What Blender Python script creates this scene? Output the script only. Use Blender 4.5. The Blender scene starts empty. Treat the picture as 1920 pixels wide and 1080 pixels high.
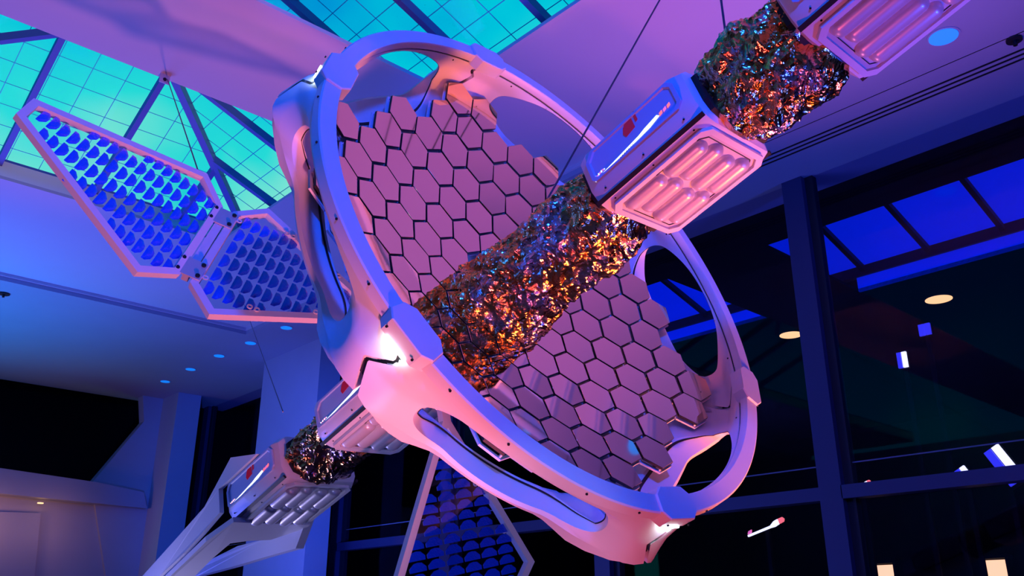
import bpy, bmesh, math, random
from mathutils import Vector, Matrix, Quaternion
R_ = math.radians
random.seed(7)
C = bpy.context.scene.collection
SC = bpy.context.scene
EYE = 4.7

# ------------------------------------------------------------------ camera
AZ, PITCH, FPX = R_(47.6), R_(20.8), 1647.0
FH = Vector((math.cos(AZ), math.sin(AZ), 0))
RV = Vector((math.sin(AZ), -math.cos(AZ), 0))
FW = FH*math.cos(PITCH) + Vector((0, 0, 1))*math.sin(PITCH)
UP = -FH*math.sin(PITCH) + Vector((0, 0, 1))*math.cos(PITCH)
cam = bpy.data.cameras.new('camera'); camo = bpy.data.objects.new('camera', cam); C.objects.link(camo)
cam.sensor_width = 36.0; cam.lens = 36.0*FPX/1920.0; cam.clip_start = 0.05; cam.clip_end = 500
camo.matrix_world = Matrix((RV, UP, -FW)).transposed().to_4x4()
camo.location = (0, 0, EYE)
SC.camera = camo
SC.cycles.diffuse_bounces = 2
SC.view_settings.view_transform = 'Standard'; SC.view_settings.look = 'None'
SC.view_settings.exposure = 0.0; SC.view_settings.gamma = 1.0
SC.view_settings.use_curve_mapping = False

# ------------------------------------------------------------------ world: dusk sky seen through the skylights
W = bpy.data.worlds.new('dusk_sky'); SC.world = W; W.use_nodes = True
nt = W.node_tree; nt.nodes.clear()
def N(t, **k):
    n = nt.nodes.new(t)
    for a, b in k.items(): setattr(n, a, b)
    return n
tc = N('ShaderNodeTexCoord'); sep = N('ShaderNodeSeparateXYZ')
nt.links.new(tc.outputs['Generated'], sep.inputs[0])
noi = N('ShaderNodeTexNoise'); noi.inputs['Scale'].default_value = 5.0; noi.inputs['Detail'].default_value = 3.0
nt.links.new(tc.outputs['Generated'], noi.inputs['Vector'])
# brightness = a + b*z + c*x + d*y + e*noise
def mad(a, m, c):
    n = N('ShaderNodeMath', operation='MULTIPLY_ADD'); 
    nt.links.new(a, n.inputs[0]); n.inputs[1].default_value = m
    if isinstance(c, float): n.inputs[2].default_value = c
    else: nt.links.new(c, n.inputs[2])
    return n.outputs[0]
v = mad(sep.outputs['Z'], -1.9, 0.80)
v = mad(sep.outputs['X'], 0.75, v)
v = mad(sep.outputs['Y'], 0.25, v)
v = mad(noi.outputs['Fac'], 0.9, v)
ramp = N('ShaderNodeValToRGB'); nt.links.new(v, ramp.inputs[0])
cr = ramp.color_ramp
cr.elements[0].position = 0.0; cr.elements[0].color = (0.0, 0.10, 0.52, 1)
cr.elements[1].position = 1.0; cr.elements[1].color = (0.22, 0.78, 0.66, 1)
for p_, c_ in ((0.35, (0.0, 0.24, 0.66, 1)), (0.6, (0.0, 0.56, 0.72, 1)), (0.82, (0.02, 0.70, 0.68, 1))):
    e = cr.elements.new(p_); e.color = c_
bg = N('ShaderNodeBackground'); nt.links.new(ramp.outputs[0], bg.inputs[0]); bg.inputs[1].default_value = 1.0
wo = N('ShaderNodeOutputWorld'); nt.links.new(bg.outputs[0], wo.inputs[0])

# ------------------------------------------------------------------ lights of the hall, plus added unseen colour fills
def aim(o, target):
    d = Vector(target) - o.location
    o.rotation_euler = d.to_track_quat('-Z', 'Y').to_euler()
def lamp(name, kind, loc, col, power, target=None, **k):
    l = bpy.data.lights.new(name, kind); l.color = col; l.energy = power
    for a, b in k.items(): setattr(l, a, b)
    o = bpy.data.objects.new(name, l); C.objects.link(o); o.location = (loc[0], loc[1], loc[2]+EYE)
    if target: aim(o, (target[0], target[1], target[2]+EYE))
    return o
lamp('pink_floor_uplight', 'SPOT', (1.8, 1.2, -3.6), (1.0, 0.12, 0.19), 480, (2.9, 2.7, 2.4), spot_size=R_(47), spot_blend=0.35, shadow_soft_size=0.13)
lamp('orange_floor_uplight', 'SPOT', (5.6, 1.6, -1.2), (1.0, 0.21, 0.05), 1000, (2.9, 3.8, 4.1), spot_size=R_(39), spot_blend=0.5, shadow_soft_size=0.22)
lamp('pink_strip_fill', 'SPOT', (1.8, 0.45, -3.6), (1.0, 0.24, 0.36), 1700, (1.9, 7.6, 5.1), spot_size=R_(30), spot_blend=0.5, shadow_soft_size=0.13)  # added fill: brings pink and a clear shadow to the ceiling strip
lamp('pink_ceiling_fill', 'SPOT', (6.3, 4.2, -1.4), (1.0, 0.22, 0.44), 760, (5.0, 2.3, 5.0), spot_size=R_(70), spot_blend=1.0, shadow_soft_size=0.3)  # second pink lamp, added to tint the right-hand ceiling
lamp('blue_flood_high', 'AREA', (0.2, -1.8, 4.85), (0.003, 0.075, 1.0), 440, (3.0, 3.2, 1.9), shape='DISK', size=0.5)
lamp('blue_ceiling_fill', 'AREA', (1.5, 13.0, -1.5), (0.12, 0.14, 1.0), 700, (2.2, 8.5, 5.0), shape='RECTANGLE', size=6.0, size_y=4.0)  # large unseen fill, added to turn the ceiling bluer from below
lamp('blue_soffit_fill', 'SPOT', (8.2, 0.6, -1.4), (0.02, 0.07, 1.0), 520, (7.9, 3.2, 5.0), spot_size=R_(60), spot_blend=1.0, shadow_soft_size=0.2)  # added fill that blues the soffit by the glass
lamp('blue_near_ceiling_fill', 'SPOT', (5.6, -1.5, -1.4), (0.02, 0.07, 1.0), 1300, (4.5, 2.8, 5.0), spot_size=R_(64), spot_blend=1.0, shadow_soft_size=0.3)  # added fill for the nearer ceiling, no visible source
lamp('blue_corner_uplight', 'SPOT', (-0.5, 16.5, -1.0), (0.0, 0.30, 1.0), 2200, (0.6, 16.8, 5.0), spot_size=R_(92), spot_blend=1.0, shadow_soft_size=0.3)
lamp('far_module_fill', 'SPOT', (2.2, 8.6, -1.4), (0.55, 0.50, 1.0), 230, (3.2, 6.0, 1.3), spot_size=R_(40), spot_blend=0.8, shadow_soft_size=0.3)  # soft fill added under the two far modules
lamp('lower_wing_fill', 'SPOT', (0.6, -0.6, -0.6), (0.42, 0.45, 1.0), 260, (3.45, 4.3, 0.45), spot_size=R_(19), spot_blend=0.4, shadow_soft_size=0.1)  # narrow fill added to brighten the lower wing
lamp('blue_column_fill', 'SPOT', (3.0, 8.5, -1.0), (0.02, 0.09, 1.0), 2200, (8.2, 15.0, 1.5), spot_size=R_(46), spot_blend=0.6, shadow_soft_size=0.2)  # fill added to make the columns blue

# ------------------------------------------------------------------ materials
MATS = {}
def mat(name, col, rough=0.5, metal=0.0, emit=None, es=0.0, coat=0.0, noise=None, spec=0.5, bump=None):
    if name in MATS: return MATS[name]
    m = bpy.data.materials.new(name); m.use_nodes = True; MATS[name] = m
    t = m.node_tree; b = t.nodes['Principled BSDF']
    b.inputs['Base Color'].default_value = (*col, 1); b.inputs['Roughness'].default_value = rough
    b.inputs['Metallic'].default_value = metal; b.inputs['Coat Weight'].default_value = coat
    b.inputs['Specular IOR Level'].default_value = spec
    if emit: b.inputs['Emission Color'].default_value = (*emit, 1); b.inputs['Emission Strength'].default_value = es
    if noise:
        sc, amt = noise
        tcn = t.nodes.new('ShaderNodeTexCoord'); n = t.nodes.new('ShaderNodeTexNoise'); n.inputs['Scale'].default_value = sc; n.inputs['Detail'].default_value = 4
        t.links.new(tcn.outputs['Object'], n.inputs['Vector'])
        mx = t.nodes.new('ShaderNodeMix'); mx.data_type = 'RGBA'; mx.blend_type = 'MIX'
        mx.inputs['A'].default_value = (*[c*(1-amt) for c in col], 1); mx.inputs['B'].default_value = (*[min(1, c*(1+amt)) for c in col], 1)
        t.links.new(n.outputs['Fac'], mx.inputs['Factor']); t.links.new(mx.outputs['Result'], b.inputs['Base Color'])
    if bump:
        sc, st = bump
        tcn = t.nodes.new('ShaderNodeTexCoord'); n = t.nodes.new('ShaderNodeTexNoise'); n.inputs['Scale'].default_value = sc; n.inputs['Detail'].default_value = 5
        t.links.new(tcn.outputs['Object'], n.inputs['Vector'])
        bp = t.nodes.new('ShaderNodeBump'); bp.inputs['Strength'].default_value = st; bp.inputs['Distance'].default_value = 0.02
        t.links.new(n.outputs['Fac'], bp.inputs['Height']); t.links.new(bp.outputs[0], b.inputs['Normal'])
    return m
M_SHELL = mat('white_satin_shell', (0.78, 0.78, 0.80), 0.45, noise=(3.0, 0.04))
M_RIM = mat('white_rim_paint', (0.80, 0.80, 0.82), 0.4, noise=(8.0, 0.03))
M_BLACK = mat('black_gasket', (0.006, 0.006, 0.01), 0.6)
M_CORE = mat('black_joint_core', (0.01, 0.01, 0.015), 0.7)
M_MIRROR = mat('rose_mirror', (1.0, 0.74, 0.47), 0.045, 1.0)
M_TEDGE = mat('tile_edge_dark', (0.012, 0.010, 0.014), 0.5)
M_BACK = mat('white_backing', (0.75, 0.76, 0.85), 0.6)
M_MODULE = mat('module_white', (0.76, 0.76, 0.80), 0.38, noise=(5.0, 0.03), coat=0.2)
M_LABEL = mat('label_gloss', (0.42, 0.55, 0.88), 0.35, coat=0.25)
M_TANK = mat('tank_pearl', (0.74, 0.70, 0.72), 0.34, 0.25, coat=0.3)
M_RECESS = mat('tank_tray', (0.62, 0.60, 0.62), 0.5)
M_RED = mat('dark_red_glass', (0.30, 0.004, 0.03), 0.2, coat=0.3, emit=(0.30, 0.003, 0.03), es=0.5)  # glow added so the red still shows under blue light
M_INK = mat('dark_lettering', (0.02, 0.02, 0.10), 0.5)
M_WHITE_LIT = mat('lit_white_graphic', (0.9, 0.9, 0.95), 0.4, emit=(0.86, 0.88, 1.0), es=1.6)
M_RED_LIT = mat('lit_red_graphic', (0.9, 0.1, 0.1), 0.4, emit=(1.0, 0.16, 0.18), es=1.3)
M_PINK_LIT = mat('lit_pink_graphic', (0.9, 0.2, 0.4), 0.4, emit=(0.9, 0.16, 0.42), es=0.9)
M_LED = mat('led_white', (1, 1, 1), 0.4, emit=(0.85, 1.0, 0.95), es=14)
M_FRAME = mat('panel_frame_paint', (0.66, 0.66, 0.74), 0.45)
M_CELL = mat('blue_glass_cell', (0.0, 0.06, 0.85), 0.12, coat=1.0, bump=(70, 0.35))
M_HINGE = mat('hinge_metal', (0.55, 0.56, 0.62), 0.35, 0.4)
M_BOLT = mat('dark_bolt', (0.02, 0.02, 0.03), 0.4, 0.6)
M_CABLE = mat('steel_cable', (0.10, 0.09, 0.12), 0.4, 0.5)
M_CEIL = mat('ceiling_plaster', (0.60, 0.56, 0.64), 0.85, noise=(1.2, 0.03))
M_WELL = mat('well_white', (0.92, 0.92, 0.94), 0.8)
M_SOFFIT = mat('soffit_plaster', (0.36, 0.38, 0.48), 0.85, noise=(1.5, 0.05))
M_WALL = mat('wall_plaster', (0.45, 0.45, 0.52), 0.85, noise=(2.0, 0.05))
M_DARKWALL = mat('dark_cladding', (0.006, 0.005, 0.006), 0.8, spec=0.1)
M_BEAD = mat('glazing_bead', (0.10, 0.45, 0.75), 0.5, emit=None)
M_STEEL = mat('skylight_steel', (0.10, 0.13, 0.45), 0.5, 0.0)
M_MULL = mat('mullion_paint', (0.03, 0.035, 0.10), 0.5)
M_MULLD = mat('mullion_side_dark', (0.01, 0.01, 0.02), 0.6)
M_FLOOR = mat('dark_carpet', (0.05, 0.045, 0.07), 0.95, noise=(6.0, 0.3))
M_WARM = mat('warm_lamp_glow', (1, .8, .5), 0.4, emit=(1.0, 0.55, 0.22), es=1.7)
M_BLUELAMP = mat('blue_lamp_glow', (0.1, 0.3, 0.9), 0.4, emit=(0.0, 0.22, 0.85), es=0.9)
M_BLUEGLOW = mat('blue_reflection_glow', (0.1, 0.1, 0.9), 0.4, emit=(0.05, 0.05, 0.9), es=0.8)  # glow stands in for lights reflected in the glass wall
M_BLUEREFL = mat('blue_reflected_pane', (0.0, 0.02, 0.6), 0.3, emit=(0.0, 0.012, 0.62), es=1.0)  # glow stands in for the skylight reflected in the glass wall
def glass_mat(name, refl, tint):
    m = bpy.data.materials.new(name); m.use_nodes = True; t = m.node_tree; t.nodes.clear()
    o = t.nodes.new('ShaderNodeOutputMaterial'); mx = t.nodes.new('ShaderNodeMixShader')
    a = t.nodes.new('ShaderNodeBsdfTransparent'); a.inputs[0].default_value = (*tint, 1)
    g = t.nodes.new('ShaderNodeBsdfGlossy'); g.inputs['Roughness'].default_value = 0.02
    mx.inputs[0].default_value = refl
    t.links.new(a.outputs[0], mx.inputs[1]); t.links.new(g.outputs[0], mx.inputs[2]); t.links.new(mx.outputs[0], o.inputs[0])
    return m
M_GLASS = glass_mat('window_glass', 0.015, (0.85, 0.85, 0.95))
M_SKYGLASS = glass_mat('skylight_glass', 0.002, (0.97, 1.0, 1.0))
M_ACRYL = glass_mat('clear_acrylic', 0.03, (0.95, 0.97, 1.0))
def foil_mat(name, c1, c2):
    m = mat(name, c1, 0.13, 1.0)
    t = m.node_tree; b = t.nodes['Principled BSDF']
    tcn = t.nodes.new('ShaderNodeTexCoord'); n = t.nodes.new('ShaderNodeTexNoise'); n.inputs['Scale'].default_value = 5; n.inputs['Detail'].default_value = 3
    mx = t.nodes.new('ShaderNodeMix'); mx.data_type = 'RGBA'
    mx.inputs['A'].default_value = (*c1, 1); mx.inputs['B'].default_value = (*c2, 1)
    rp = t.nodes.new('ShaderNodeValToRGB'); rp.color_ramp.elements[0].position = .48; rp.color_ramp.elements[1].position = .66
    t.links.new(tcn.outputs['Object'], n.inputs['Vector']); t.links.new(n.outputs['Fac'], rp.inputs[0]); t.links.new(rp.outputs[0], mx.inputs['Factor'])
    t.links.new(mx.outputs['Result'], b.inputs['Base Color'])
    v = t.nodes.new('ShaderNodeTexNoise'); v.inputs['Scale'].default_value = 9; v.inputs['Detail'].default_value = 5; v.inputs['Distortion'].default_value = 1.2
    t.links.new(tcn.outputs['Object'], v.inputs['Vector'])
    bp = t.nodes.new('ShaderNodeBump'); bp.inputs['Strength'].default_value = 0.7; bp.inputs['Distance'].default_value = 0.03
    t.links.new(v.outputs['Fac'], bp.inputs['Height']); t.links.new(bp.outputs[0], b.inputs['Normal'])
    return m
M_FOIL = foil_mat('gold_foil', (1.0, 0.48, 0.15), (0.95, 0.72, 0.78))

# ------------------------------------------------------------------ helpers
def link_mesh(name, verts, faces, mats, parent=None, smooth=None, loc=None, fm=None):
    me = bpy.data.meshes.new(name); me.from_pydata([tuple(v) for v in verts], [], faces)
    if not isinstance(mats, (list, tuple)): mats = [mats]
    for m in mats: me.materials.append(m)
    if fm: me.polygons.foreach_set('material_index', fm)
    bm = bmesh.new(); bm.from_mesh(me); bmesh.ops.recalc_face_normals(bm, faces=bm.faces); bm.to_mesh(me); bm.free()
    if smooth is not None:
        me.polygons.foreach_set('use_smooth', [True]*len(me.polygons)); me.set_sharp_from_angle(angle=R_(smooth))
    o = bpy.data.objects.new(name, me); C.objects.link(o)
    if parent: o.parent = parent
    if loc is not None: o.location = loc
    return o
class MB:
    def __init__(s): s.v = []; s.f = []; s.m = []
    def add(s, vs, fs, mi=0):
        k = len(s.v); s.v += [tuple(v) for v in vs]; s.f += [tuple(i+k for i in f) for f in fs]; s.m += [mi]*len(fs); return s
    def box(s, x0, x1, y0, y1, z0, z1, mi=0):
        vs = [(x, y, z) for x in (x0, x1) for y in (y0, y1) for z in (z0, z1)]
        return s.add(vs, [(0, 1, 3, 2), (4, 6, 7, 5), (0, 4, 5, 1), (2, 3, 7, 6), (0, 2, 6, 4), (1, 5, 7, 3)], mi)
    def prism(s, poly, z0, z1, mi=0, bev=0.0):
        n = len(poly)
        if bev:
            cx = sum(p[0] for p in poly)/n; cy = sum(p[1] for p in poly)/n
            def shr(p):
                d = math.hypot(p[0]-cx, p[1]-cy) or 1; k = (d-bev)/d; return (cx+(p[0]-cx)*k, cy+(p[1]-cy)*k)
            q = [shr(p) for p in poly]; b_ = bev*(1 if z1 > z0 else -1)
            L = [[(x, y, z0) for x, y in poly], [(x, y, z1-b_) for x, y in poly], [(x, y, z1) for x, y in q]]
        else: L = [[(x, y, z0) for x, y in poly], [(x, y, z1) for x, y in poly]]
        vs = sum(L, []); fs = []
        for k in range(len(L)-1):
            for i in range(n): j = (i+1) % n; fs.append((k*n+i, k*n+j, (k+1)*n+j, (k+1)*n+i))
        fs += [tuple(range(n))[::-1], tuple(range((len(L)-1)*n, len(L)*n))]
        return s.add(vs, fs, mi)
    def beam(s, a, b, w, h, up=(0, 0, 1), mi=0):
        a = Vector(a); b = Vector(b); d = (b-a).normalized(); u = Vector(up); sd = d.cross(u).normalized(); u = sd.cross(d).normalized()
        vs = [p + sd*(x*w/2) + u*(y*h/2) for p in (a, b) for x, y in ((-1, -1), (1, -1), (1, 1), (-1, 1))]
        return s.add(vs, [(0, 1, 2, 3), (4, 7, 6, 5), (0, 4, 5, 1), (1, 5, 6, 2), (2, 6, 7, 3), (3, 7, 4, 0)], mi)
    def tube(s, a, b, r, n=8, r2=None, mi=0):
        a = Vector(a); b = Vector(b); d = (b-a).normalized(); x = d.orthogonal().normalized(); y = d.cross(x); r2 = r if r2 is None else r2
        vs = [a + (x*math.cos(t)+y*math.sin(t))*r for t in [2*math.pi*i/n for i in range(n)]] + [b + (x*math.cos(t)+y*math.sin(t))*r2 for t in [2*math.pi*i/n for i in range(n)]]
        fs = [(i, (i+1) % n, n+(i+1) % n, n+i) for i in range(n)] + [tuple(range(n))[::-1], tuple(range(n, 2*n))]
        return s.add(vs, fs, mi)
    def build(s, name, mats, parent=None, smooth=None, loc=None):
        return link_mesh(name, s.v, s.f, mats, parent, smooth, loc, s.m)
def tag(o, label=None, cat=None, group=None, kind=None):
    if label: o['label'] = label
    if cat: o['category'] = cat
    if group: o['group'] = group
    if kind: o['kind'] = kind
    return o
def empty(name, loc, rot=None):
    o = bpy.data.objects.new(name, None); C.objects.link(o); o.empty_display_size = 0.1
    if rot is not None:
        m = rot.to_4x4(); m.translation = Vector(loc); o.matrix_world = m
    else: o.location = loc
    return o
def structure(o): o['kind'] = 'structure'; return o
def dup(o, parent=None):
    c = o.copy(); C.objects.link(c)
    if parent: c.parent = parent
    return c
def dup_tree(root):
    r = dup(root)
    for ch in [x for x in bpy.data.objects if x.parent == root]:
        c = dup(ch, r)
        for g in [x for x in bpy.data.objects if x.parent == ch]: dup(g, c)
    return r

# ------------------------------------------------------------------ the room (the camera stands on an upper gallery, eye level z = 4.7)
def E_(x, y, z): return (x, y, z+EYE)
ZT, ZS = 5.12+EYE, 5.0+EYE      # main ceiling, lower soffit
XH, YF, YM0, YM1, YN = 4.72, 11.4, 6.2, 7.93, 2.9    # skylight openings
XT, YT, XG, YW = 6.86, 14.86, 9.0, 20.9
b = MB()
t_ = 0.04
for x0, x1, y0, y1 in ((-9, XH, YM0, YM1), (XH, XT, -7, YT), (-9, XH, YF, YT), (-9, XH, -7, YN)):
    b.box(x0, x1, y0, y1, ZT, ZT+t_)
structure(b.build('ceiling', M_CEIL))
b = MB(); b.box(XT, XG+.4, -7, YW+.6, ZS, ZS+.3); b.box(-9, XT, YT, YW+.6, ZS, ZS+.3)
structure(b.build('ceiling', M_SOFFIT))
# thin trim bead round the raised ceiling
b = MB(); b.box(-9, XT, YT-.03, YT, ZT-.05, ZT); b.box(XT-.03, XT, -7, YT-.03, ZT-.05, ZT)
structure(b.build('trim_1', M_CEIL))
# slot diffusers in the soffit beside the glass
t = tag(empty('slot_diffuser', (8.3, 6, ZS)), 'long black linear air slots in the blue soffit above the glass wall', 'air vent')
for i, x in enumerate((8.16, 8.24, 8.32)):
    MB().box(-.012, .012, -9, 7.0, -.006, .0).build('slot', M_BLACK, t, loc=(x-8.3, 0, 0))
MB().box(-.004, .004, -9, 7.0, -.004, .0).build('reveal_line', M_BLACK, t, loc=(-.42, 0, 0))
# skylight: hip roof, eaves at X=5.2 and Y=11.5
def skz(x, y): return 5.35+EYE+.38*min(5.2-x, 11.5-y)
XR, YR = -2.0, -1.0
struct_names = []
sk = tag(empty('skylight_roof', (3.0, 8.0, 6.1+EYE)), 'cyan glazed hip roof with blue steel rafters seen through the ceiling openings', 'skylight')
so = Vector(sk.location)
def skp(x, y, dz=0): return Vector((x, y, skz(x, y)+dz)) - so
ra = (0.07, 0.10)
for x in (-.5, .65, 1.80, 2.95, 4.11):
    y1 = 11.5 - (5.2-x) if (5.2-x) < (11.5-9.35) else 9.3
    MB().beam(skp(x, 11.5, -.05), skp(x, max(y1, 9.3), -.05), *ra).build('rafter', M_STEEL, sk)
for y in (10.3, 9.2, 8.1, 7.05, 6.0, 4.92, 3.85, 2.8, 1.7):
    x1 = 5.2-(11.5-y) if y > 9.35 else 3.05
    MB().beam(skp(5.2, y, -.05), skp(x1, y, -.05), *ra).build('rafter', M_STEEL, sk)
MB().beam(skp(5.2, 11.5, -.05), skp(3.05, 9.35, -.05), .09, .11).build('hip_rafter', M_STEEL, sk)
MB().beam(Vector((1.26, 9.69, 6.0+EYE-.05))-so, Vector((1.75, 9.3, 6.13+EYE-.05))-so, .07, .1).build('hip_rafter', M_STEEL, sk)
MB().box(-9-so.x, 5.3-so.x, 11.42-so.y, 11.6-so.y, 5.24+EYE-so.z, 5.40+EYE-so.z).box(5.12-so.x, 5.3-so.x, -1-so.y, 11.42-so.y, 5.26+EYE-so.z, 5.40+EYE-so.z).build('curb', M_STEEL, sk)
# second half of the roof, beyond what the openings show
def skz2(x, y): return 5.35+EYE+.38*2.15
# glazing beads (the fine grid) in both slopes
g = MB()
for i in range(1, 60):
    x = 5.2-.37*i
    if x < -6: break
    ytop = max(9.35, 11.5-(5.2-x)); g.beam(skp(x, 11.5), skp(x, ytop), .007, .005)
for j in range(1, 8):
    y = 11.5-.30*j; xe = 5.2-(11.5-y)
    g.beam(skp(-6, y), skp(xe, y), .007, .005)
for j in range(1, 40):
    y = 11.5-.36*j; xt = max(3.05, 5.2-(11.5-y)); g.beam(skp(5.2, y), skp(xt, y), .007, .005)
for i in range(1, 8):
    x = 5.2-.30*i; g.beam(skp(x, 11.5-(5.2-x)), skp(x, -1), .007, .005)
tag(g.build('glazing_bead', M_BEAD, sk), kind='stuff')
def pane(poly, nm='glass_pane'):
    vs = [Vector(p)-so for p in poly]; k = len(vs); vs2 = [v+Vector((0, 0, .01)) for v in vs]
    fs = [tuple(range(k)), tuple(range(k, 2*k))[::-1]]+[(i, (i+1) % k, k+(i+1) % k, k+i) for i in range(k)]
    link_mesh(nm, vs+vs2, fs, M_SKYGLASS, sk)
def P3(x, y): return (x, y, skz(x, y)+.015)
xs = [-9, -.5, .65, 1.8, 2.95]
for a0, a1 in zip(xs, xs[1:]): pane([P3(a0, 11.5), P3(a1, 11.5), P3(a1, 9.35), P3(a0, 9.35)])
pane([P3(2.95, 11.5), P3(4.11, 11.5), P3(4.11, 10.41), P3(3.05, 9.35), P3(2.95, 9.35)]); pane([P3(4.11, 11.5), P3(5.2, 11.5), P3(4.11, 10.41)])
pane([P3(5.2, 11.5), P3(5.2, 10.3), P3(4.0, 10.3)]); pane([P3(5.2, 10.3), P3(5.2, 9.2), P3(3.05, 9.2), P3(3.05, 9.35), P3(4.0, 10.3)])
ys = [9.2, 8.1, 7.05, 6.0, 4.92, 3.85, 2.8, 1.7, -1]
for a0, a1 in zip(ys, ys[1:]): pane([P3(5.2, a0), P3(5.2, a1), P3(3.05, a1), P3(3.05, a0)])
zr = skz(3.05, 9.35)+.015
for a0, a1 in zip([9.35]+ys, ys): pane([(3.05, a0, zr), (3.05, a1, zr), (-9, a1, zr), (-9, a0, zr)])
# far well wall of the left opening
MBw = MB().box(-9, XH+.5, YF+.001, YF+.05, ZT+t_, 5.36+EYE)
structure(MBw.build('wall_skylight_well', M_WELL))
# perimeter roof deck: closes the gap between curb and ceiling outside the openings
b = MB(); b.box(XH+.02, 5.3, YF, YF+.3, ZT+t_, 5.5+EYE); b.box(5.3, XT, -7, YF, ZT+t_, 5.5+EYE)
structure(b.build('wall_roof_curb', M_CEIL))
# walls and floor out of the picture
structure(MB().box(-9.3, XG+.4, -7.3, YW+.6, -.2, 0).build('floor', M_FLOOR))
structure(MB().box(-9.3, -9, -7.3, YW+.6, 0, ZS).build('wall_left', M_WALL))
structure(MB().box(-9, XG+.4, -7.3, -7, 0, ZS+.3).build('wall_back', M_WALL))

# ---- far wall (Y = 20.9) with dark raked opening, ledge and lower wall
def fy(px, py, y):      # helper used only to read sizes off the far wall plane
    d = FW + RV*((px-960)/FPX) - UP*((py-540)/FPX); k = y/d.y; return (d.x*k, d.z*k+EYE)
def far_poly(name, pts, y0, y1, m, parent=None):
    q = [fy(px, py, YW) for px, py in pts]; n_ = len(q)
    vs = [(x, y0, z) for x, z in q]+[(x, y1, z) for x, z in q]
    fs = [tuple(range(n_)), tuple(range(n_, 2*n_))[::-1]]+[(i, (i+1) % n_, n_+(i+1) % n_, n_+i) for i in range(n_)]
    return link_mesh(name, vs, fs, m, parent)
structure(far_poly('wall_far', [(268, 740), (345, 740), (330, 800), (300, 1090), (200, 1090), (172, 906), (270, 790)], YW, YW+.3, M_WALL))
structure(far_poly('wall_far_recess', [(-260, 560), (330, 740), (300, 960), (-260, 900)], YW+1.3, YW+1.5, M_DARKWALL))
structure(far_poly('wall_far_lower', [(-260, 880), (252, 935), (232, 1200), (-260, 1200)], YW+.1, YW+.4, M_WALL))
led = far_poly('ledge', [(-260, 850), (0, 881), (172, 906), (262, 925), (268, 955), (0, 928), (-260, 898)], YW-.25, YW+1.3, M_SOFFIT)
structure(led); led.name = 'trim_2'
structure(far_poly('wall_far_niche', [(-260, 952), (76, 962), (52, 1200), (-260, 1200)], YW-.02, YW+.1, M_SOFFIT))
# downlight under the ledge and its warm wash
dl = tag(MB().tube((0, 0, 0), (0, 0, .02), .06, 16).build('downlight', M_WARM), 'small warm downlight set under the blue ledge of the far wall', 'light')
x_, z_ = fy(72, 947, YW); dl.location = (x_, YW-.12, z_+.02)
lamp('ledge_warm', 'POINT', (x_-1.2, YW-.7, z_-EYE-.5), (1.0, 0.42, 0.35), 16, shadow_soft_size=.2)
lamp('ledge_warm_wide', 'POINT', (x_+.2, YW-.8, z_-EYE-.4), (1.0, 0.42, 0.38), 7, shadow_soft_size=.2)

# ---- glass wall X = 9.0
def gy(px, py, X=XG):
    d = FW + RV*((px-960)/FPX) - UP*((py-540)/FPX); k = X/d.x; return (d.y*k, d.z*k+EYE)
y1_, _ = gy(560, 900); 
# white square column standing before the glass
yc0, _ = gy(628, 1000, 8.45); yc1, _ = gy(508, 1000, 8.45)
structure(MB().box(8.0, 8.45, yc0+.2, yc1+.1, 0, ZS).build('column_centre', M_WALL))
yc0, _ = gy(300, 1000, 8.4)
structure(MB().box(7.75, 8.3, 20.0, 20.9, 0, ZS).build('column_corner', M_WALL))
gw = tag(empty('window_wall', (XG, 9, 0)), None); structure(gw)
def gbar(name, y0, y1, z0, z1, m, w0=-.12, w1=.06):
    MB().box(w0, w1, y0-9, y1-9, z0, z1).build(name, m, gw)
for yy in (21.0, 17.6, 14.6, 11.3, 8.0, 4.72, 1.3, -2.2, -5.5):
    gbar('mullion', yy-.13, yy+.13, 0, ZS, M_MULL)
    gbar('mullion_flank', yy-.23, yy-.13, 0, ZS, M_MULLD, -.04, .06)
zr0 = gy(1440, 940)[1]
for y0, y1 in ((-5.4, -2.3), (-2.1, 1.2), (1.45, 4.6), (4.85, 7.9), (8.15, 11.2), (11.45, 14.5), (14.75, 17.5), (17.75, 20.9)):
    gbar('transom', y0, y1, zr0-.07, zr0+.07, M_MULL)
    gbar('glazing_bead', y0, y1, zr0+.30, zr0+.312, M_WALL, -.01, .01)
    gbar('glass_pane', y0, y1, 0.05, zr0-.07, M_GLASS, -.01, .0)
    gbar('glass_pane', y0, y1, zr0+.07, ZS, M_GLASS, -.01, .0)

# ---- outside the glass: added dark canopy, skylight reflections built as glowing panes, two warm downlights
ZC = 5.12+EYE
XE = 18.0
def mx(x): return XE - x
b = MB()
cm = {'a': (mx(XH), 17.5)}
for x0, x1, y0, y1 in ((XG+.40, 10.65, -9, 21.5), (13.45, 24, -9, 21.5), (10.65, 13.45, 6.2, 7.97), (10.65, 13.45, 11.2, 21.5), (10.65, 13.45, -9, 1.6)):
    b.box(x0, x1, y0, y1, ZC, ZC+.05)
structure(b.build('ceiling_sky_block', M_DARKWALL))  # added to block the sky and carry the built reflections
structure(MB().box(XG+.06, 24.2, -9.2, 26, 12, 12.1).build('roof_sky_block', M_DARKWALL))  # unseen cover added to keep sky light out of the exterior
structure(MB().box(XG+.0, XG+.1, -7.3, YW+2.1, ZS+.3, 12.1).build('wall_sky_block_side', M_DARKWALL))  # added barrier: stops sky light leaking over the glass wall
structure(MB().box(-9.3, XG, YW+.35, YW+.45, ZS+.3, 12.1).build('wall_sky_block_far', M_DARKWALL))  # added barrier against sky light above the far wall
structure(MB().box(-9.3, XG, YW+.45, YW+2.1, 12, 12.1).build('roof_sky_block_far', M_DARKWALL))  # unseen lid added over the gap behind the far wall
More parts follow.
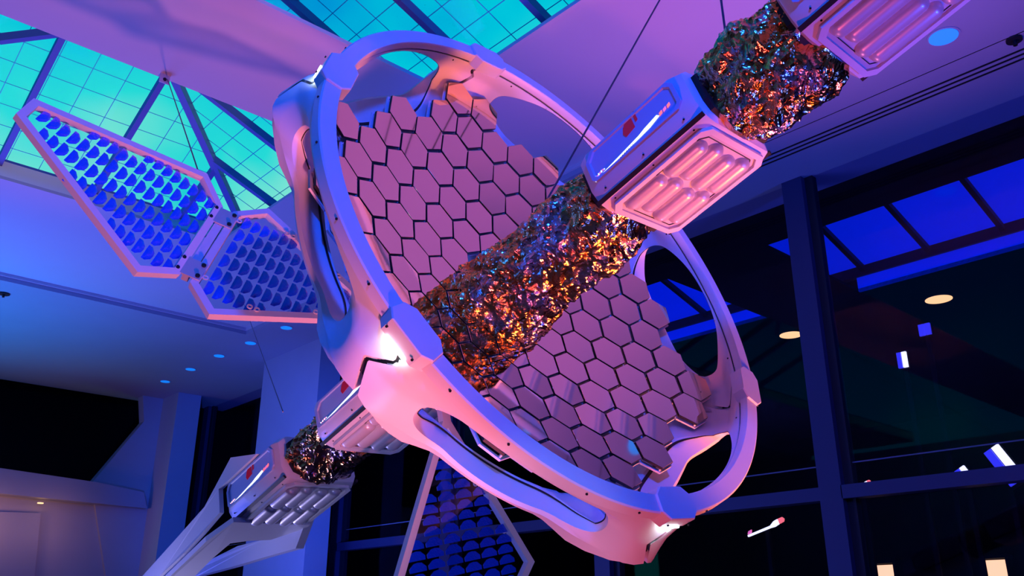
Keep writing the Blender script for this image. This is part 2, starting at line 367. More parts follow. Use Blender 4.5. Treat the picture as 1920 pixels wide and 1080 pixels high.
structure(MB().box(-9.3, XG+.4, YW+2.0, YW+2.1, -.2, 12).build('wall_sky_block_back', M_DARKWALL))  # unseen backing added to close a sky leak at the far end
structure(MB().box(24, 24.2, -9, 26, 0, 12).build('wall_sky_block', M_DARKWALL))  # dark wall added to hide the sky beyond the glass
structure(MB().box(XG+.06, 24, 21.3, 21.5, -.2, 12).build('wall_sky_block_end', M_DARKWALL))  # added end piece of the sky-blocking enclosure
structure(MB().box(XG+.4, 24, -9.2, -9, -.2, 12).build('wall_sky_block_near', M_DARKWALL))  # added near piece of the sky-blocking enclosure
structure(MB().box(XG-1.5, XG+.4, YW+.3, YW+.5, -.2, 12).build('wall_far_return', M_DARKWALL))
structure(MB().box(XG+.3, 24, -9.2, 26, -.2, -.02).build('ground', M_DARKWALL))
rl = tag(empty('skylight_reflection', (12, 9, ZC)), 'skylight reflection in the glass wall, built as deep blue glowing panes beyond it', 'skylight')
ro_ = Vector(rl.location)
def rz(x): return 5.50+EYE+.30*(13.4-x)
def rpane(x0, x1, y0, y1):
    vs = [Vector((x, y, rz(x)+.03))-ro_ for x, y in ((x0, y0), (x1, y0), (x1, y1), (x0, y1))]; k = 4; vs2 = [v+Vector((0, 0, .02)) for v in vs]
    link_mesh('glass_pane', vs+vs2, [tuple(range(k)), tuple(range(k, 2*k))[::-1]]+[(i, (i+1) % k, k+(i+1) % k, k+i) for i in range(k)], M_BLUEREFL, rl)
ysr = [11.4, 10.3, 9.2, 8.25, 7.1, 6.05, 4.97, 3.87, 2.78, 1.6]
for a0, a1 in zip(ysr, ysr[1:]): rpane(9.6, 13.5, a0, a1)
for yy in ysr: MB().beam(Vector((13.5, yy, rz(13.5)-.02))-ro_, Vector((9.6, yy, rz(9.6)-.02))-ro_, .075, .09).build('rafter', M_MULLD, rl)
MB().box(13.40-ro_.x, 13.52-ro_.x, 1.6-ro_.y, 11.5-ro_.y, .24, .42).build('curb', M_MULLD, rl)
for y0, y1 in ((1.6, 6.2), (7.97, 11.2)): MB().box(13.45-ro_.x, 13.50-ro_.x, y0-ro_.y, y1-ro_.y, .0, .24).build('reflected_well', M_BLUEREFL, rl)  # reflected well edge, built as a glowing strip
for (x, y), wt in (((14.77, 5.45), 'nearer the right edge of the picture'), ((14.69, 8.2), 'beside the blue mullion')):
    q = tag(empty('canopy_downlight', (x, y, ZC)), 'round warm white downlight in the added dark canopy, %s' % wt, 'light', 'canopy downlights')
    MB().tube((0, 0, -.02), (0, 0, .0), .215, 28).build('diffuser', M_WARM, q)
    MB().tube((0, 0, -.012), (0, 0, .001), .235, 28).build('trim_ring', M_DARKWALL, q)
# two lit square lanterns low outside
for px_, py_, wt in ((1664, 1076, 'below the transom, nearer the mullion'), (1872, 1068, 'at the bottom right'), (461, 1064, 'seen between the tail fins at lower left')):
    y_, z_ = gy(px_, py_, 13.0)
    q = tag(empty('lantern', (13.0, y_, z_)), 'small square amber lantern outside the glass %s' % wt, 'lantern', 'amber lanterns outside')
    MB().box(-.06, .06, -.14, .14, -.12, .12).build('glass_body', M_WARM, q)
    for sy in (-.15, .15): MB().box(-.075, .075, sy-.02, sy+.02, -.16, .16).build('post', M_DARKWALL, q)
    MB().box(-.09, .09, -.18, .18, .14, .18).build('cap', M_DARKWALL, q); MB().box(-.04, .04, -.04, .04, -z_-.02, -.12).build('pole', M_DARKWALL, q)
# emblem and light reflections in the glass, built as glowing objects outside
def outside_pt(px_, py_, X): y_, z_ = gy(px_, py_, X); return Vector((X, y_, z_))
def emblem_reflection(p0, p1, X, label):
    a = outside_pt(*p0, X); b_ = outside_pt(*p1, X); q = tag(empty('emblem_reflection', a), label, 'sign', 'emblem reflections built outside')
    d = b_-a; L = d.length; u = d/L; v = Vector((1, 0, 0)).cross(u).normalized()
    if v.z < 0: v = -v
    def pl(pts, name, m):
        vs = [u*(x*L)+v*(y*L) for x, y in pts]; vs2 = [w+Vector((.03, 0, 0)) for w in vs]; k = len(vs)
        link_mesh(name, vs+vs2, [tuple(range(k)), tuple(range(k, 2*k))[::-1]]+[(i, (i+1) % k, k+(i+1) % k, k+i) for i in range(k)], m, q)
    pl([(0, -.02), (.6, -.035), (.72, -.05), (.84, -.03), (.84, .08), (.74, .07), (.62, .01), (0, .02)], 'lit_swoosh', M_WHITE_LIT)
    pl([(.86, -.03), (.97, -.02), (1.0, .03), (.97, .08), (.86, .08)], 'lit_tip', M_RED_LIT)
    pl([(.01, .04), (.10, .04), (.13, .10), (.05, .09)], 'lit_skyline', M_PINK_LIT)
    MB().box(.03, .08, d.y*.5-.03, d.y*.5+.03, -a.z-.02, d.z*.5).build('post', M_DARKWALL, q)  # dark post added to carry the built reflection
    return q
emblem_reflection((1402, 1005), (1470, 975), 11.5, 'emblem reflection below the transom, built as a lit white swoosh with red tip')
emblem_reflection((1597, 918), (1631, 902), 11.5, 'smaller emblem reflection just above the transom, built as a lit swoosh with red tip')
for (px_, py_, w_, h_, ln, wt) in ((1692, 675, .10, .22, 0, 'reflection high on the dark glass, built as a pair of glowing tubes'), (1734, 618, .12, .16, 0, 'dim blue square reflection beneath the nearer downlight, built as tubes'), (1809, 892, .11, .22, 1, 'slanted blue white reflection above the transom, built as tubes'), (1883, 872, .16, .50, 1, 'long slanted blue reflection at the right edge, built as tubes')):
    p = outside_pt(px_, py_, 12.0); q = tag(empty('blue_reflection', p), wt, 'light', 'light reflections built beyond the glass')
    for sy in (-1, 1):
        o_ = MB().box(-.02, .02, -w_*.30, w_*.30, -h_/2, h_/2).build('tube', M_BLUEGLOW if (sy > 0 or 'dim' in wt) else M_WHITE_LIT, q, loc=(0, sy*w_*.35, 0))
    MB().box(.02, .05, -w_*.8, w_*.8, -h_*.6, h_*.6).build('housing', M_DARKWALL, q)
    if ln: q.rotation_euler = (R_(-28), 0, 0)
    po = MB().box(.05, .09, -.03, .03, -p.z-.02, 0).build('post', M_DARKWALL, q)  # added dark support for the built reflection
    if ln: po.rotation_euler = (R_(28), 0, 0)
# ---- recessed lamps in the soffit
spots = [(7.12, 19.24), (7.11, 17.88), (7.11, 16.52), (7.17, 15.29), (7.21, 13.98)]
nm = ['closest to the corner column', 'second from the corner column', 'third from the corner column', 'fourth, just past the ceiling corner', 'fifth, under the solar wing tip']
for (x, y), w in zip(spots, nm):
    q = tag(empty('soffit_lamp', (x, y, ZS)), 'small round blue lamp in the dark soffit, %s' % w, 'light', 'row of blue soffit lamps')
    MB().tube((0, 0, -.012), (0, 0, 0), .10, 20).build('diffuser', M_BLUELAMP, q)
    MB().tube((0, 0, -.006), (0, 0, .001), .125, 20).build('trim_ring', M_SOFFIT, q)
q = tag(empty('soffit_lamp', (7.42, 2.28, ZS)), 'large round blue lamp in the soffit above the glass wall at upper right', 'light')
MB().tube((0, 0, -.012), (0, 0, 0), .125, 28).build('diffuser', M_BLUELAMP, q); MB().tube((0, 0, -.006), (0, 0, .001), .145, 28).build('trim_ring', M_SOFFIT, q)
for yy, wt in ((3.58, 'hidden just behind the top right foil joint'), (.98, 'past the right picture edge, mirrored in the dish'), (-.32, 'farther past the right edge, mirrored in the dish')):
    q = tag(empty('soffit_lamp', (7.42, yy, ZS)), 'round blue soffit lamp %s' % wt, 'light')
    MB().tube((0, 0, -.012), (0, 0, 0), .125, 28).build('diffuser', M_BLUELAMP, q); MB().tube((0, 0, -.006), (0, 0, .001), .145, 28).build('trim_ring', M_SOFFIT, q)
q = tag(empty('sprinkler_head', (7.94, 1.86, ZS)), 'small black sprinkler head in the soffit at the upper right edge', 'sprinkler')
MB().tube((0, 0, -.02), (0, 0, 0), .07, 14).build('escutcheon', M_BLACK, q); MB().tube((0, 0, -.07), (0, 0, -.02), .02, 8).build('nozzle', M_BOLT, q)
q = tag(empty('sprinkler_head', (2.93, 15.48, ZS)), 'tiny black sprinkler head in the blue soffit at the left edge', 'sprinkler')
MB().tube((0, 0, -.02), (0, 0, 0), .09, 14).build('escutcheon', M_BLACK, q); MB().tube((0, 0, -.07), (0, 0, -.02), .02, 8).build('nozzle', M_BOLT, q)

# ================================================================== the hanging space station
OC = Vector((3.30753, 3.15695, 1.98535+EYE))
nW = Vector((0.01286, -0.94297, 0.33262)).normalized(); e1W = Vector((0.95496, 0.11021, 0.27552)); e1W = (e1W-nW*e1W.dot(nW)).normalized(); e2W = nW.cross(e1W)
RING = Matrix((e1W, e2W, nW)).transposed()      # local x=e1, y=e2, z=n (towards the viewer)
def loc2w(a, b_, c): return OC + e1W*a + e2W*b_ + nW*c

# ---- ring frame
ring = tag(empty('ring_frame', OC, RING), 'huge white six-part ring with oval openings around the hexagonal mirror dish', 'ring')
NODE0 = 18.9
def smooth(a, b_, x):
    t = min(1, max(0, (x-a)/(b_-a))); return t*t*(3-2*t)
S0, SI = 0.066, 0.60
def k_n(ph): return smooth(11, 27, abs(ph))
def s_b(ph): return .465-.145*smooth(17, 29, abs(ph))
def r_b(ph): return 1.468+.215*k_n(ph)+.04*smooth(20, 30, abs(ph))
def zig(s):
    P = [(0.05, 0.0), (0.12, 2.0), (0.20, -1.6), (0.34, 1.9), (0.5, -0.5), (0.8, 0)]
    for (a, va), (b_, vb) in zip(P, P[1:]):
        if s <= b_: return va+(vb-va)*(s-a)/(b_-a)
    return 0
def r_out(ph, s):
    t = min(1.1, max(0, (s-S0)/(s_b(ph)-S0))); k = k_n(ph)
    return 1.598+(r_b(ph)-1.598)*(t**(1.3-.5*k))
def r_in(s, ph=30):
    bump = .108*k_n(ph)*smooth(S0, .22, s)*(1-smooth(.36, .50, s))
    if s < .30: return 1.512-(s-S0)*.20+bump
    return bump+ 1.465-.185*min(1, (s-.30)/.18) - max(0, s-.48)*.3
def segment_mesh():
    M = 96; A1 = 29.5
    def loops():
        rect, u = [], []
        for i in range(M):
            al = 2*math.pi*(i+.5)/M
            c, s = math.cos(al), math.sin(al); k = 1/max(abs(c), abs(s)); rect.append((c*k, s*k))
        # snap nearest to corners
        for cx in (-1, 1):
            for cy in (-1, 1):
                j = min(range(M), key=lambda i: (rect[i][0]-cx)**2+(rect[i][1]-cy)**2); rect[j] = (cx, cy)
        return rect
    rect = loops()
    def se(al, e=2.4):
        c, s = math.cos(al), math.sin(al)
        return (math.copysign(abs(c)**(2/e), c), math.copysign(abs(s)**(2/e), s))
    als = [math.atan2(q[1], q[0]) for q in rect]
    rings = []
    sc_o, hb_o = .262, .172
    def surf_o(ph, s, dr=0):
        w = (abs(ph)/A1)**5; th = ph+zig(s)*w; r = r_out(ph, s)+dr; return (r*math.cos(R_(th)), r*math.sin(R_(th)), -s)
    def surf_i(ph, s, dr=0):
        w = (abs(ph)/A1)**5; th = ph+zig(s)*w; r = r_in(s, ph)+dr; return (r*math.cos(R_(th)), r*math.sin(R_(th)), -s)
    K = 7
    back_s = s_b
    def rect_o(q):
        ph = q[0]*A1; s = S0+(back_s(ph)-S0)*(q[1]+1)/2; return ph, s
    def rect_i(q):
        ph = q[0]*A1; s = S0+(SI-S0)*(q[1]+1)/2; return ph, s
    for k in range(K):
        t = k/(K-1); L = []
        for q, al in zip(rect, als):
            a = se(al); ph0, s0 = rect_o(q); ph1, s1 = a[0]*24.3, sc_o+a[1]*(hb_o+.008)
            L.append(surf_o(ph0+(ph1-ph0)*t, s0+(s1-s0)*t))
        rings.append(L)
    L = []
    for al in als:
        a = se(al, 2.3); L.append(surf_o(a[0]*20.6, sc_o+a[1]*hb_o, -.022))
    rings.append(L)
    # wall
    for t in (.5, 1.0):
        L = []
        for al in als:
            a = se(al, 2.3); p0 = Vector(surf_o(a[0]*20.6, sc_o+a[1]*hb_o, -.022))
            p1 = Vector(surf_i(a[0]*20.4, .275+a[1]*.20)); L.append(tuple(p0.lerp(p1, t)))
        rings.append(L)
    wall_idx = len(rings)-1
    for k in range(1, K):
        t = k/(K-1); L = []
        for q, al in zip(rect, als):
            a = se(al, 2.3); ph0, s0 = rect_i(q); ph1, s1 = a[0]*20.4, .275+a[1]*.20
            L.append(surf_i(ph1+(ph0-ph1)*t, s1+(s0-s1)*t))
        rings.append(L)
    vs = sum(rings, []); fs = []
    for k in range(len(rings)-1):
        for i in range(M): j = (i+1) % M; fs.append((k*M+i, k*M+j, (k+1)*M+j, (k+1)*M+i))
    k = len(rings)-1
    for i in range(M): j = (i+1) % M; fs.append((k*M+i, k*M+j, j, i))
    # gasket strip on the wall
    g = []
    for t, off in ((.80, .004), (.80, -.004), (.90, -.004), (.90, .004)):
        L = []
        for al in als:
            a = se(al, 2.3); p0 = Vector(surf_o(a[0]*20.6, sc_o+a[1]*hb_o, -.022)); p1 = Vector(surf_i(a[0]*20.4, .275+a[1]*.20))
            p = p0.lerp(p1, t); cen = Vector((1.55, 0, -.23)); ax = Vector((math.cos(R_(a[0]*20.5)), math.sin(R_(a[0]*20.5)), 0))
            inw = Vector(surf_o(0, .23, -.06)); d = Vector(surf_o(a[0]*10, .23, -.08))-p; d = d.normalized()*off; L.append(tuple(p+d))
        g.append(L)
    gv = sum(g, []); gf = []
    for k in range(4):
        for i in range(M): j = (i+1) % M; k2 = (k+1) % 4; gf.append((k*M+i, k*M+j, k2*M+j, k2*M+i))
    return vs, fs, gv, gf
vs, fs, gv, gf = segment_mesh()
seg0 = link_mesh('ring_segment', vs, fs, M_SHELL, ring, smooth=32)
gk0 = link_mesh('gasket', gv, gf, M_BLACK, seg0)
seg0.rotation_euler = (0, 0, R_(NODE0+30))
sc_m = MB()
for ph in (-17, -10, 10, 17):
    pass
for k in range(1, 6):
    s_ = dup(seg0, ring); s_.rotation_euler = (0, 0, R_(NODE0+30+60*k)); dup(gk0, s_)
def lathe(prof, n=192):
    vs = []; m = len(prof)
    for i in range(n):
        a = 2*math.pi*i/n; vs += [(r*math.cos(a), r*math.sin(a), z) for r, z in prof]
    fs = [(i*m+k, i*m+(k+1) % m, ((i+1) % n)*m+(k+1) % m, ((i+1) % n)*m+k) for i in range(n) for k in range(m)]
    return vs, fs
vs, fs = lathe([(1.512, 0), (1.598, 0), (1.606, -.006), (1.610, -.058), (1.52, -.060), (1.508, -.05), (1.508, -.006)])
rim = link_mesh('rim', vs, fs, M_RIM, ring, smooth=35)
vs, fs = lathe([(1.52, -.055), (1.59, -.055), (1.59, -.070), (1.52, -.070)])
link_mesh('shadow_gap', vs, fs, M_BLACK, ring)
# dark cores behind the zigzag joints, clamp plates and little lamps on the six nodes
def polar(th, r, z): return (r*math.cos(R_(th)), r*math.sin(R_(th)), z)
for k in range(6):
    th0 = NODE0+60*k
    b = MB(); n_ = 6; vsx = []
    for i in range(n_):
        th = th0-2.6+5.2*i/(n_-1)
        for s, f_ in ((S0+.01, 0), (.262, 0), (.262, 1), (.20, 1), (.14, 1), (S0+.01, 1)):
            r = (r_out(30, s)-.016) if not f_ else r_in(s)+.022
            vsx.append(polar(th, r, -s))
    fsx = [(i*6+q_, i*6+(q_+1) % 6, (i+1)*6+(q_+1) % 6, (i+1)*6+q_) for i in range(n_-1) for q_ in range(6)]+[tuple(range(6)), tuple(range(6*n_-6, 6*n_))[::-1]]
    b.add(vsx, fsx); b.build('joint_core', M_CORE, ring)
    P = [(-5.2, 1.602), (-3.4, 1.640), (3.4, 1.640), (5.2, 1.602), (5.2, 1.514), (3.4, 1.470), (-3.4, 1.470), (-5.2, 1.514)]
    poly = [(p[1]*math.cos(R_(th0+p[0])), p[1]*math.sin(R_(th0+p[0]))) for p in P]
    b = MB(); b.prism(poly, -.072, .012, bev=.006)
    cl = b.build('clamp_plate', M_RIM, ring)
    for a_ in (-2.4, 2.4):
        for r_ in (1.63, 1.49): 
            pass
    b = MB(); 
    for a_ in (-3, 3): p = polar(th0+a_, 1.655, -.03); q = polar(th0+a_, 1.648, -.03); b.tube(q, p, .006, 8)
    b.build('screw', M_BOLT, cl)
    # lamp
    b = MB(); pts_ = [polar(th0+a_, r_, z_) for a_ in (-2.2, 2.2) for r_ in (1.622, 1.646) for z_ in (-.071, -.078)]
    b.add(pts_, [(0, 1, 3, 2), (4, 6, 7, 5), (0, 4, 5, 1), (2, 3, 7, 6), (0, 2, 6, 4), (1, 5, 7, 3)]); b.build('node_lamp', M_LED, ring)
    lw = loc2w(*polar(th0, 1.675, -.105)); l_ = lamp('node_glow', 'POINT', (lw.x, lw.y, lw.z-EYE), (0.35, 0.50, 1.0), 0.07, shadow_soft_size=.012)
# ring screws
for k in range(6):
    b = MB()
    for ph in (-20, -8, 8, 20):
        th = NODE0+30+60*k+ph
        b.tube(polar(th, 1.606, -.022), polar(th, 1.613, -.022), .006, 8); b.tube(polar(th, r_in(.085)+.002, -.085), polar(th, r_in(.085)-.004, -.085), .006, 8)
    tag(b.build('screw', M_BOLT, ring), kind='stuff')

# ---- hexagonal mirror dish
dish = tag(empty('mirror_dish', OC, RING), 'concave dish of rose tinted hexagonal mirrors inside the white ring', 'mirror dish')
LS0, LK, LL, LA, LX, LY, LK4 = 0.61082, 0.16506, 0.22539, 3.80066, -0.32294, 1.23758, -0.00884
OBS = [(-7, 9), (-7, 10), (-7, 11), (-6, 5), (-6, 9), (-6, 10), (-6, 11), (-6, 12), (-6, 13), (-5, 4), (-5, 9), (-5, 10), (-5, 11), (-5, 12), (-5, 13), (-4, 2), (-4, 4), (-4, 5), (-4, 9), (-4, 10), (-4, 11), (-4, 12), (-3, 1), (-3, 2), (-3, 3), (-3, 4), (-3, 5), (-3, 8), (-3, 9), (-3, 10), (-3, 11), (-3, 12), (-2, 1), (-2, 2), (-2, 4), (-2, 5), (-2, 8), (-2, 9), (-2, 10), (-2, 11), (-2, 12), (-1, 1), (-1, 2), (-1, 3), (-1, 4), (-1, 8), (-1, 9), (-1, 10), (-1, 11), (0, 0), (0, 1), (0, 2), (0, 3), (0, 4), (0, 7), (0, 8), (0, 9), (0, 10), (0, 11), (1, 0), (1, 1), (1, 2), (1, 3), (1, 4), (1, 7), (2, 0), (2, 1), (2, 2), (2, 3), (2, 4), (3, -1), (3, 0), (3, 1), (3, 4)]
EXTRA = [(-4, 3), (-5, 5), (-2, 3), (-5, 6), (-4, 6), (-3, 6), (-4, 8), (-5, 8), (-3, 7), (-6, 8), (-7, 8), (-4, 7), (-5, 7), (-6, 7), (-6, 6), (3, 2), (3, 3), (4, 0), (4, 1), (4, 2), (4, 3), (4, 4), (5, 0), (5, 1), (5, 2), (5, 3), (5, 4), (2, 5), (3, 5), (4, 5), (5, 5), (1, 5), (1, 6), (2, 6), (3, 6), (4, 6), (4, 7), (3, 7), (2, 7), (3, 8), (2, 8), (1, 8), (2, 9), (1, 9), (1, 10)]
RH = LL/math.sqrt(3)
def hexpoly(r, a0): return [(r*math.cos(a0+math.pi/3*i), r*math.sin(a0+math.pi/3*i)) for i in range(6)]
def tile_mesh():
    b = MB(); p0 = hexpoly(RH*.955, 0)
    n6 = 6; th = .016
    vsx = [(x, y, -th) for x, y in p0]+[(x, y, -.001) for x, y in p0]+[(x*.985, y*.985, 0) for x, y in p0]
    fsx = [(i, (i+1) % 6, 6+(i+1) % 6, 6+i) for i in range(6)]; b.add(vsx, fsx+[tuple(range(6))[::-1]], 1)
    b.f += [(6+i, 6+(i+1) % 6, 12+(i+1) % 6, 12+i) for i in range(6)]+[tuple(range(12, 18))]; b.m += [0]*7
    return b
first = None
hexang = LA+math.pi/6
back = MB()
rng = random.Random(3)
for (i, j) in OBS+EXTRA:
    a = i*LL*math.cos(LA)+j*LL*math.cos(LA+math.pi/3)+LX; b_ = i*LL*math.sin(LA)+j*LL*math.sin(LA+math.pi/3)+LY
    r2 = a*a+b_*b_; r = math.sqrt(r2)
    if r < .30: continue
    z = -LS0+LK*r2+LK4*r2*r2; dz = 2*LK+4*LK4*r2
    nn = Vector((-dz*a, -dz*b_, 1)).normalized()
    jit = Vector((rng.gauss(0, .010), rng.gauss(0, .010), 0))
    nj = (nn+jit).normalized()
    X = Vector((math.cos(hexang), math.sin(hexang), 0)); X = (X-nj*X.dot(nj)).normalized(); Y = nj.cross(X)
    rm = Matrix((X, Y, nj)).transposed().to_4x4(); rm.translation = Vector((a, b_, z))
    if first is None: first = tile_mesh().build('mirror_tile', [M_MIRROR, M_TEDGE], dish); o = first
    else: o = dup(first, dish)
    o.matrix_local = rm
    # backing ring segment behind the tile
    Xb = Vector((math.cos(hexang), math.sin(hexang), 0)); Xb = (Xb-nn*Xb.dot(nn)).normalized(); Yb = nn.cross(Xb)
    base = Vector((a, b_, z))-nn*.034
    o_ = [base+Xb*x+Yb*y for x, y in hexpoly(RH*1.005, 0)]; i_ = [base+Xb*x+Yb*y for x, y in hexpoly(RH*.80, 0)]
    vv = o_+i_+[v-nn*.012 for v in o_]+[v-nn*.012 for v in i_]
    ff = []
    for k in range(6):
        l = (k+1) % 6; ff += [(k, l, 6+l, 6+k), (12+k, 18+k, 18+l, 12+l), (k, 12+k, 12+l, l), (6+k, 6+l, 18+l, 18+k)]
    back.add(vv, ff)
    # stand-off pin joining tile and backing
    for ang in (0, 2, 4):
        pp = hexpoly(RH*.86, 0)[ang]; back.tube(base+Xb*pp[0]+Yb*pp[1], Vector((a, b_, z))-nn*.014+Xb*pp[0]+Yb*pp[1], .008, 5)
tag(back.build('backing_lattice', M_BACK, dish), kind='stuff')
b = MB()
for k in range(6):
    th = NODE0+60*k
    p0 = Vector(polar(th, .25, -LS0-.12)); p1 = Vector(polar(th, 1.44, -.46)); b.beam(p0, p1, .07, .05)
b.tube((0, 0, -LS0-.2), (0, 0, -LS0-.04), .30, 24)
b.build('support_spider', M_BACK, dish, smooth=40)

# ---- modules -------------------------------------------------------
PSI = R_(-13.84)
d1W = e1W*math.cos(PSI)+e2W*math.sin(PSI); d2W = -e1W*math.sin(PSI)+e2W*math.cos(PSI)
MODR = Matrix((d1W, d2W, nW)).transposed()
SEC = [(-.326, -.078), (-.292, -.150), (-.228, -.178), (.300, -.172), (.325, -.12), (.325, .13), (.27, .18), (-.25, .18), (-.325, .125)]
def module(label, t0, t1, tanks=2, visible_label=True):
    Lm = t1-t0
    root = tag(empty('station_module', loc2w(0, 0, t0), MODR), label, 'module', 'space station modules')
    # body with bevelled ends
    b = MB(); cx = 0; cy = 0; n_ = len(SEC)
    def ring_(k, z): return [(x*k, y*k, z) for x, y in SEC]
    Ls = [ring_(.80, -.004), ring_(.93, .012), ring_(1.0, .075), ring_(1.0, Lm-.075), ring_(.93, Lm-.012), ring_(.80, Lm+.004)]
    vs = sum(Ls, []); fs = []
    for k in range(5):
        for i in range(n_): j = (i+1) % n_; fs.append((k*n_+i, k*n_+j, (k+1)*n_+j, (k+1)*n_+i))
    fs += [tuple(range(n_))[::-1], tuple(range(5*n_, 6*n_))]
    b.add(vs, fs); body = b.build('hull', M_MODULE, root, smooth=25)
    # black seams running the length on both lower edges
    for sx in (-1, 1):
        ax, ay = (-.290, -.150) if sx < 0 else (.310, -.148)
        nrm = Vector((-.75, -.66, 0)) if sx < 0 else Vector((.82, -.57, 0))
        MB().beam(Vector((ax, ay, .01))+nrm*.0, Vector((ax, ay, Lm-.01))+nrm*.0, .024, .016, up=nrm).build('seam', M_BLACK, root)
    # label panel on the -x side
    y0, y1, z0, z1 = -.066, .112, .06, Lm-.06
    x = -.325
    poly = [(z0+.02, y0), (z1-.03, y0), (z1, y0+.03), (z1, y1-.03), (z1-.03, y1), (z0+.05, y1), (z0, y1-.05), (z0, y0+.02)]
    lb = MB(); k = len(poly)
    lb.add([(x+.002, y, z) for z, y in poly]+[(x-.012, y, z) for z, y in poly]+[(x-.012, y*.86+.003, (z-Lm/2)*.93+Lm/2) for z, y in poly]+[(x-.004, y*.80+.0045, (z-Lm/2)*.91+Lm/2) for z, y in poly],
           [(q*k+i, q*k+(i+1) % k, (q+1)*k+(i+1) % k, (q+1)*k+i) for q in range(3) for i in range(k)]+[tuple(range(3*k, 4*k))])
    lp = lb.build('label_panel', M_LABEL, root)
    def uv(u, w, dx=-.006): return (x+dx-.002, -.075+w*.20, u*Lm)
    def strip(poly_uv, name, m, par, th=.003):
        n2 = len(poly_uv); vs = [uv(u, w, -.002) for u, w in poly_uv]+[uv(u, w, -.002-th) for u, w in poly_uv]
        return link_mesh(name, vs, [tuple(range(n2)), tuple(range(n2, 2*n2))[::-1]]+[(i, (i+1) % n2, n2+(i+1) % n2, n2+i) for i in range(n2)], m, par)
    strip([(.10, .10), (.42, .215), (.54, .26), (.60, .31), (.72, .37), (.735, .30), (.64, .22), (.55, .195), (.42, .17), (.10, .065)], 'lit_swoosh', M_WHITE_LIT, lp)
    for q, (u, m) in enumerate(((.752, M_RED_LIT), (.788, M_PINK_LIT), (.824, M_RED_LIT))):
        strip([(u-.011, .36+q*.012), (u-.014, .28+q*.012), (u+.012, .31+q*.012), (u+.014, .39+q*.012)], 'lit_square', m, lp)
    cl = MB(); rr = random.Random(5)
    for q in range(9):
        u = .085+q*.014; w = .145+q*.006; h = rr.choice((.02, .035, .05)); v0 = [uv(u, w, -.002), uv(u+.008, w+.003, -.002), uv(u+.008, w+h, -.002), uv(u, w+h, -.002)]
        cl.add(v0+[(p[0]-.003, p[1], p[2]) for p in v0], [(0, 1, 2, 3), (4, 7, 6, 5), (0, 4, 5, 1), (1, 5, 6, 2), (2, 6, 7, 3), (3, 7, 4, 0)], q % 2)
    cl.build('lit_skyline', [M_WHITE_LIT, M_PINK_LIT], lp)
    le = MB()
    for q in range(22):
        u = .26+q*.021; w = .085+q*.0092; h = rr.choice((.035, .03, .042))
        v0 = [uv(u, w, -.002), uv(u+.006, w+.003, -.002), uv(u+.010, w+h, -.002), uv(u+.004, w+h, -.002)]
        le.add(v0+[(p[0]-.002, p[1], p[2]) for p in v0], [(0, 1, 2, 3), (4, 7, 6, 5), (0, 4, 5, 1), (1, 5, 6, 2), (2, 6, 7, 3), (3, 7, 4, 0)])
    le.build('lettering', M_INK, lp)
    strip([(.455, .50), (.44, .62), (.46, .78), (.50, .92), (.545, .95), (.545, .56)], 'red_window', M_RED, lp)
    strip([(.565, .66), (.565, .95), (.585, .97), (.585, .69)], 'red_window', M_RED, lp)
    # tank tray on the underside (-y)
    yb = -.172
    yb = -.175; x0, x1, z0, z1 = -.250, .292, .035, Lm-.035
    fr = MB(); w = .030; c_ = .045
    outer = [(x0, z0+c_), (x0+c_, z0), (x1-c_, z0), (x1, z0+c_), (x1, z1-c_), (x1-c_, z1), (x0+c_, z1), (x0, z1-c_)]
    inner = [(x0+w, z0+w+c_*.9), (x0+w+c_*.9, z0+w), (x1-w-c_*.9, z0+w), (x1-w, z0+w+c_*.9), (x1-w, z1-w-c_*.9), (x1-w-c_*.9, z1-w), (x0+w+c_*.9, z1-w), (x0+w, z1-w-c_*.9)]
    k = 8
    fr.add([(x_, yb+.002, z) for x_, z in outer]+[(x_, yb-.018, z) for x_, z in outer]+[(x_, yb-.018, z) for x_, z in inner]+[(x_, yb+.002, z) for x_, z in inner],
           [(q*k+i, q*k+(i+1) % k, ((q+1) % 4)*k+(i+1) % k, ((q+1) % 4)*k+i) for q in range(4) for i in range(k)])
    fr.build('tray_frame', M_MODULE, root)
    fl = MB(); fl.add([(x_, yb-.001, z) for x_, z in inner]+[(x_, yb-.004, z) for x_, z in inner], [tuple(range(k)), tuple(range(k, 2*k))[::-1]]+[(i, (i+1) % k, k+(i+1) % k, k+i) for i in range(k)])
    fl.build('tray_floor', M_RECESS, root)
    # ribs between tank pairs and the pipe line round the tray
    pl = MB(); ii = [(x_*.92+.001, (z-Lm/2)*.93+Lm/2) for x_, z in inner]
    for i in range(8):
        a = ii[i]; c = ii[(i+1) % 8]
        pl.beam((a[0], yb-.006, a[1]), (c[0], yb-.006, c[1]), .004, .004, up=(0, 1, 0))
    pl.build('pipe_line', M_TEDGE, root)
    # tanks: four columns, staggered, two rows
    X_ = [x0+w+.062, x0+w+.062+.104, x0+w+.062+.236, x0+w+.062+.340]; rad = .054
    zlo, zhi = z0+w+.035, z1-w-.03; rows = tanks; ln = (zhi-zlo)/rows
